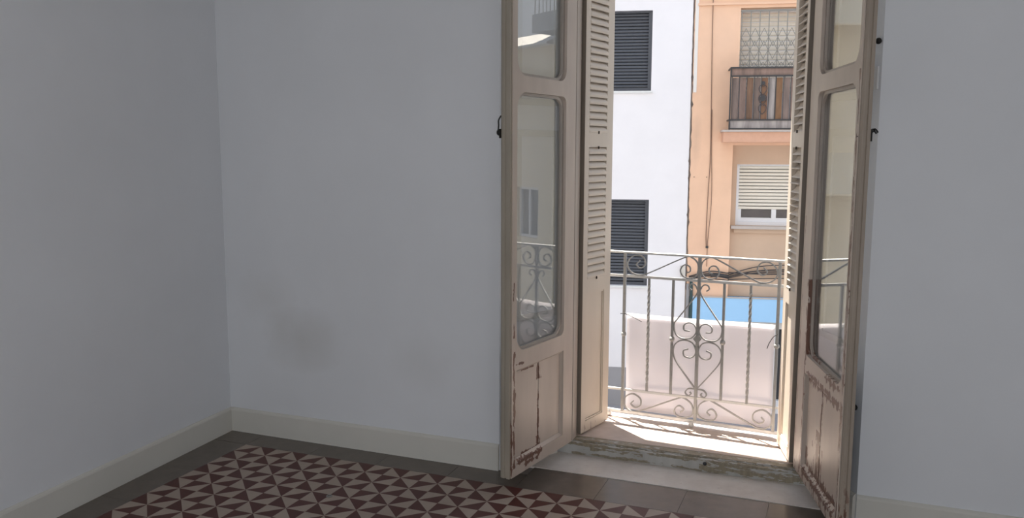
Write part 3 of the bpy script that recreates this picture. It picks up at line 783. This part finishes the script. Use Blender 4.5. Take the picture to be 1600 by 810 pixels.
# lower window
bm = B(); ring(bm, [(.72, .42), (1.90, .42), (1.90, 1.37), (.72, 1.37)], [(.765, .47), (1.85, .47), (1.85, 1.345), (.765, 1.345)], .20, .28); wn = obj('window', bm, M['pvc'], pe)
slats(wn, .768, 1.848, .235, .665, 1.345, .052, M['beige_slat'], 'roller_slats')
bm = B(); ring(bm, [(.7655, .4705), (1.3, .4705), (1.3, .70), (.7655, .70)], [(.815, .535), (1.275, .535), (1.275, .68), (.815, .68)], .242, .275); obj('sash', bm, M['pvc'], wn)
bm = B(); ring(bm, [(1.3005, .4705), (1.8495, .4705), (1.8495, .70), (1.3005, .70)], [(1.345, .535), (1.80, .535), (1.80, .68), (1.345, .68)], .242, .275); obj('sash', bm, M['pvc'], wn)
fb(wn, 'pane', .81, 1.28, .260, .264, .53, .69, M['glass']); fb(wn, 'pane', 1.34, 1.805, .260, .264, .53, .69, M['glass'])
fb(wn, 'curtain', .80, 1.85, .30, .32, .45, .75, M['curtain'])
fb(pe, 'window_sill', .650, 1.98, .02, .20, .375, .419, M['sill'], .006)
fb(pe, 'window_apron', .70, 1.93, .08, .119, .31, .374, M['tan'], .003)
# upper opening behind the grille: roller blind with white lower half
bd = fb(pe, 'window_backing', .68, 1.74, .25, .28, 1.90, 3.70, M['pvc'])
slats(bd, .70, 1.72, .245, 2.45, 3.66, .07, M['beige_slat'], 'roller_slats')
bm = B(); g = rect(.010, .014)
for k in range(8):
    s = .70+.132*k; sweep(bm, [Vector((s, .02, 1.92)), Vector((s, .02, 3.66))], g)
sweep(bm, [Vector((.68, .02, 3.66)), Vector((1.74, .02, 3.66))], rect(.02, .03)); sweep(bm, [Vector((.68, .02, 2.80)), Vector((1.74, .02, 2.80))], g)
gr = obj('security_grille', bm, M['grille'], pe)
bm = B()
for k in range(7):
    s = .70+.132*k; e = s+.132; mth = (s+e)/2
    for z0, z1 in ((3.38, 3.25), (3.14, 3.25), (3.22, 3.09), (2.98, 3.09), (2.83, 2.92)):
        pass
    for zc in (3.27, 3.08):
        P = [(s, zc), (mth, zc+.13), (e, zc), (mth, zc-.13)]
        for a, b in zip(P, P[1:]+P[:1]): sweep(bm, [Vector((a[0], .012, a[1])), Vector((b[0], .012, b[1]))], rect(.006, .009))
    for a, b in (((s, 2.95), (mth, 2.82)), ((mth, 2.82), (e, 2.95)), ((s, 2.82), (mth, 2.90)), ((mth, 2.90), (e, 2.82))):
        sweep(bm, [Vector((a[0], .012, a[1])), Vector((b[0], .012, b[1]))], rect(.006, .009))
o = obj('lattice', bm, M['grille'], gr); o['kind'] = 'stuff'
# balcony: slab, rail and timber boards; it stands forward of the wall
YB = -.40
fb(pe, 'balcony_slab', .455, 2.0, YB-.02, -.001, 1.705, 1.855, M['slab'], .006)
fb(pe, 'slab_edging', .435, 2.02, YB-.05, -.001, 1.856, 1.885, M['sill'], .003)
s0, s1 = .535, 1.82
bm = B(); g = rect(.022, .022)
for a, b in (((s0, 2.785), (s1, 2.785)), ((s0, 2.665), (s1, 2.665)), ((s0, 2.03), (s1, 2.03)), ((s0, 1.90), (s1, 1.90)), ((s0, 1.886), (s0, 2.79)), ((s1, 1.886), (s1, 2.79))):
    sweep(bm, [Vector((a[0], YB, a[1])), Vector((b[0], YB, b[1]))], g)
for z in (2.785, 2.03): 
    for s in (s0, s1): sweep(bm, [Vector((s, YB, z)), Vector((s, -.001, z))], rect(.02, .02), Vector((0, 0, 1)))
rb = obj('balcony_rail', bm, M['blackrail'], pe)
nb = 12
for k in range(nb):
    s = s0+.02+(s1-s0-.04)*k/nb
    bm = B(); sweep(bm, [Vector((s+.002, YB-.004, 2.04)), Vector((s+.002, YB-.004, 2.66))], rect(.010, .010)); obj('rail_bar', bm, M['blackrail'], rb)
    wdt = (s1-s0-.04)/nb
    fb(pe, 'balcony_board', s+.006, s+wdt-.008, YB+.020, YB+.038, 1.90+random.uniform(0, .01), 2.64, BRD[k % 7])
fb(pe, 'top_board', s0+.012, s1-.012, YB+.020, YB+.038, 2.655, 2.775, BRD[1])
fb(pe, 'bottom_board', s0+.012, s1-.012, YB+.004, YB+.018, 1.90, 2.02, BRD[5])
# iron ornament on the rail: stacked diamonds with a rosette
bm = B(); cs = .995
for zc in (2.20, 2.34, 2.48):
    for sg in (-1, 1):
        tube(bm, [(cs, YB-.014, zc-.09), (cs+.045*sg, YB-.014, zc-.04), (cs+.055*sg, YB-.014, zc+.01), (cs+.03*sg, YB-.014, zc+.05), (cs+.008*sg, YB-.014, zc+.03)], .006, 6, 4)
lathe(bm, [(.012, -.02), (.045, -.016), (.045, -.008), (.012, -.004)], (cs, YB-.004, 2.34), 10, 'y')
lathe(bm, [(.01, -.02), (.03, -.016), (.03, -.008), (.01, -.004)], (cs, YB-.004, 2.56), 10, 'y')
obj('rail_ornament', bm, M['blackrail'], rb)
# vertical cables and anchor holes
def cable(pts, r, mat, name='cable', parent=pe, sm=6):
    bm = B(); tube(bm, pts, r, 6, sm); return obj(name, bm, mat, parent, smooth=True)
cable([(.262, -.012, 5), (.268, -.012, 3.5), (.288, -.012, 2.3), (.30, -.012, 1.5), (.285, -.012, .9), (.275, -.012, .3), (.285, -.012, .08)], .006, M['browncable'])
cable([(.302, -.012, 2.2), (.315, -.012, 1.6), (.335, -.012, 1.1), (.335, -.012, .7), (.31, -.012, .3), (.30, -.012, .08), (.30, -.012, -.22)], .005, M['browncable'])
fb(pe, 'cable_clip', .275, .315, -.022, -.001, .07, .10, M['cable'])
for s in (.06, .25): fb(pe, 'anchor', s, s+.012, -.006, -.001, 1.165, 1.177, M['cable'])
# bundle of wires across the facades
cb = empty('cable_bundle', (*P0, 0), FA); setp(cb, 'sagging bundle of black cables along the peach wall above the blue fascia', 'cables')
for q, (za, zb_, zc) in enumerate(((-.40, -.34, -.20), (-.42, -.37, -.27), (-.43, -.39, -.30), (-.38, -.31, -.33), (-.44, -.42, -.40))):
    bm = B(); tube(bm, [(.03, -.03-.008*q, za), (.35, -.05, zb_+.02+.01*math.sin(q)), (.62, -.055-.006*q, zb_), (.66, .07, zb_-.01), (1.2, .08, zc), (2.4, .09, zc+.03), (3.8, .09, zc)], .008+.002*(q % 2), 6, 6)
    obj('cable', bm, M['cable'], cb, smooth=True)
bm = B(); tube(bm, [(.36, -.045, -.36), (.50, -.06, -.345), (.62, -.065, -.36)], .026, 8, 4); obj('splice', bm, M['cable'], cb, smooth=True)

# buildings further along the street, seen in the panes
def simple_building(name, label, s0, s1, ztop, mat, wins, depth=5.0, yoff=0.0, frame=M['anthracite'], coping=True):
    e = fac(name, label)
    wall_with_holes(e, 'wall', s0, s1, -2.6, ztop, wins, mat, yoff, yoff+.35)
    fb(e, 'body', s0, s1, yoff+.36, yoff+depth, -2.6, ztop-.02, mat)
    for (a, b, c, d) in wins:
        bm = B(); ring(bm, [(a, c), (b, c), (b, d), (a, d)], [(a+.06, c+.06), (b-.06, c+.06), (b-.06, d-.06), (a+.06, d-.06)], yoff+.06, yoff+.14); f = obj('window', bm, M['pvc'], e)
        fb(f, 'mullion', (a+b)/2-.025, (a+b)/2+.025, yoff+.07, yoff+.13, c+.061, d-.061, M['pvc'])
        fb(f, 'pane', a+.061, b-.061, yoff+.10, yoff+.105, c+.061, d-.061, M['glass'])
        fb(f, 'backing', a, b, yoff+.2, yoff+.22, c, d, frame)
    if coping: fb(e, 'coping', s0-.03, s1+.03, yoff-.06, yoff+depth+.03, ztop+.001, ztop+.08, M['roof'])
    return e
gb = simple_building('grey_building', 'grey rendered building to the right of the peach one', 3.95, 10.35, 6.9, M['grey_render'], [(4.6, 5.8, .4, 1.7), (7.0, 8.2, .4, 1.7), (4.6, 5.8, 3.4, 4.7), (7.0, 8.2, 3.4, 4.7), (8.9, 9.8, .3, 1.7)])
fb(gb, 'balcony_slab', 8.6, 10.25, -.75, -.001, 4.02, 4.40, M['grey_render'])
for k in range(13):
    bm = B(); tube(bm, [(8.65+.13*k, -.70, 4.40), (8.65+.13*k, -.70, 5.3)], .012, 6); obj('rail_bar', bm, M['grille'], gb)
bm = B(); tube(bm, [(8.62, -.70, 5.3), (10.24, -.70, 5.3)], .02, 6); obj('handrail', bm, M['grille'], gb)
lo = simple_building('cream_building', 'low cream rendered building at the right end of the street', 10.4, 17.0, 3.86, M['cream_render'], [(10.95, 11.75, -.45, .72), (12.6, 13.6, -.45, .72)], coping=False)
bm = B(); prism_x(bm, [(-.25, 3.86), (-.25, 3.90), (.55, 4.25), (5.0, 4.3), (5.0, 3.861)], 10.38, 17.0); obj('sunlit_band_slope', bm, M['roof'], lo)  # slope added to catch the sun, stands in for a sunlit wall band
le = simple_building('cream_building', 'cream building left of the white one with grey balconies', -9.5, -2.78, 6.9, M['cream_render'], [(-4.9, -3.9, 1.9, 3.1), (-4.9, -3.9, -.6, .6), (-7.6, -6.6, 1.9, 3.1)])
for z in (.95, 3.42):
    bm = B(); prism_x(bm, [(-.001, z+.60), (-.60, z), (-.60, z-.03), (-.001, z+.56)], -4.2, -2.84); obj('sunlit_patch_slope', bm, M['cream_render'], le)  # made-up slopes tilted to the sun, for lit bands on the wall
# interior masses behind the two opposite facades
fb(wh, 'body', -2.75, -.022, .36, 5, -2.6, 6.85, M['plinth'])
fb(pe, 'body', .001, 3.9, .41, 5, -2.6, 6.85, M['plinth'])
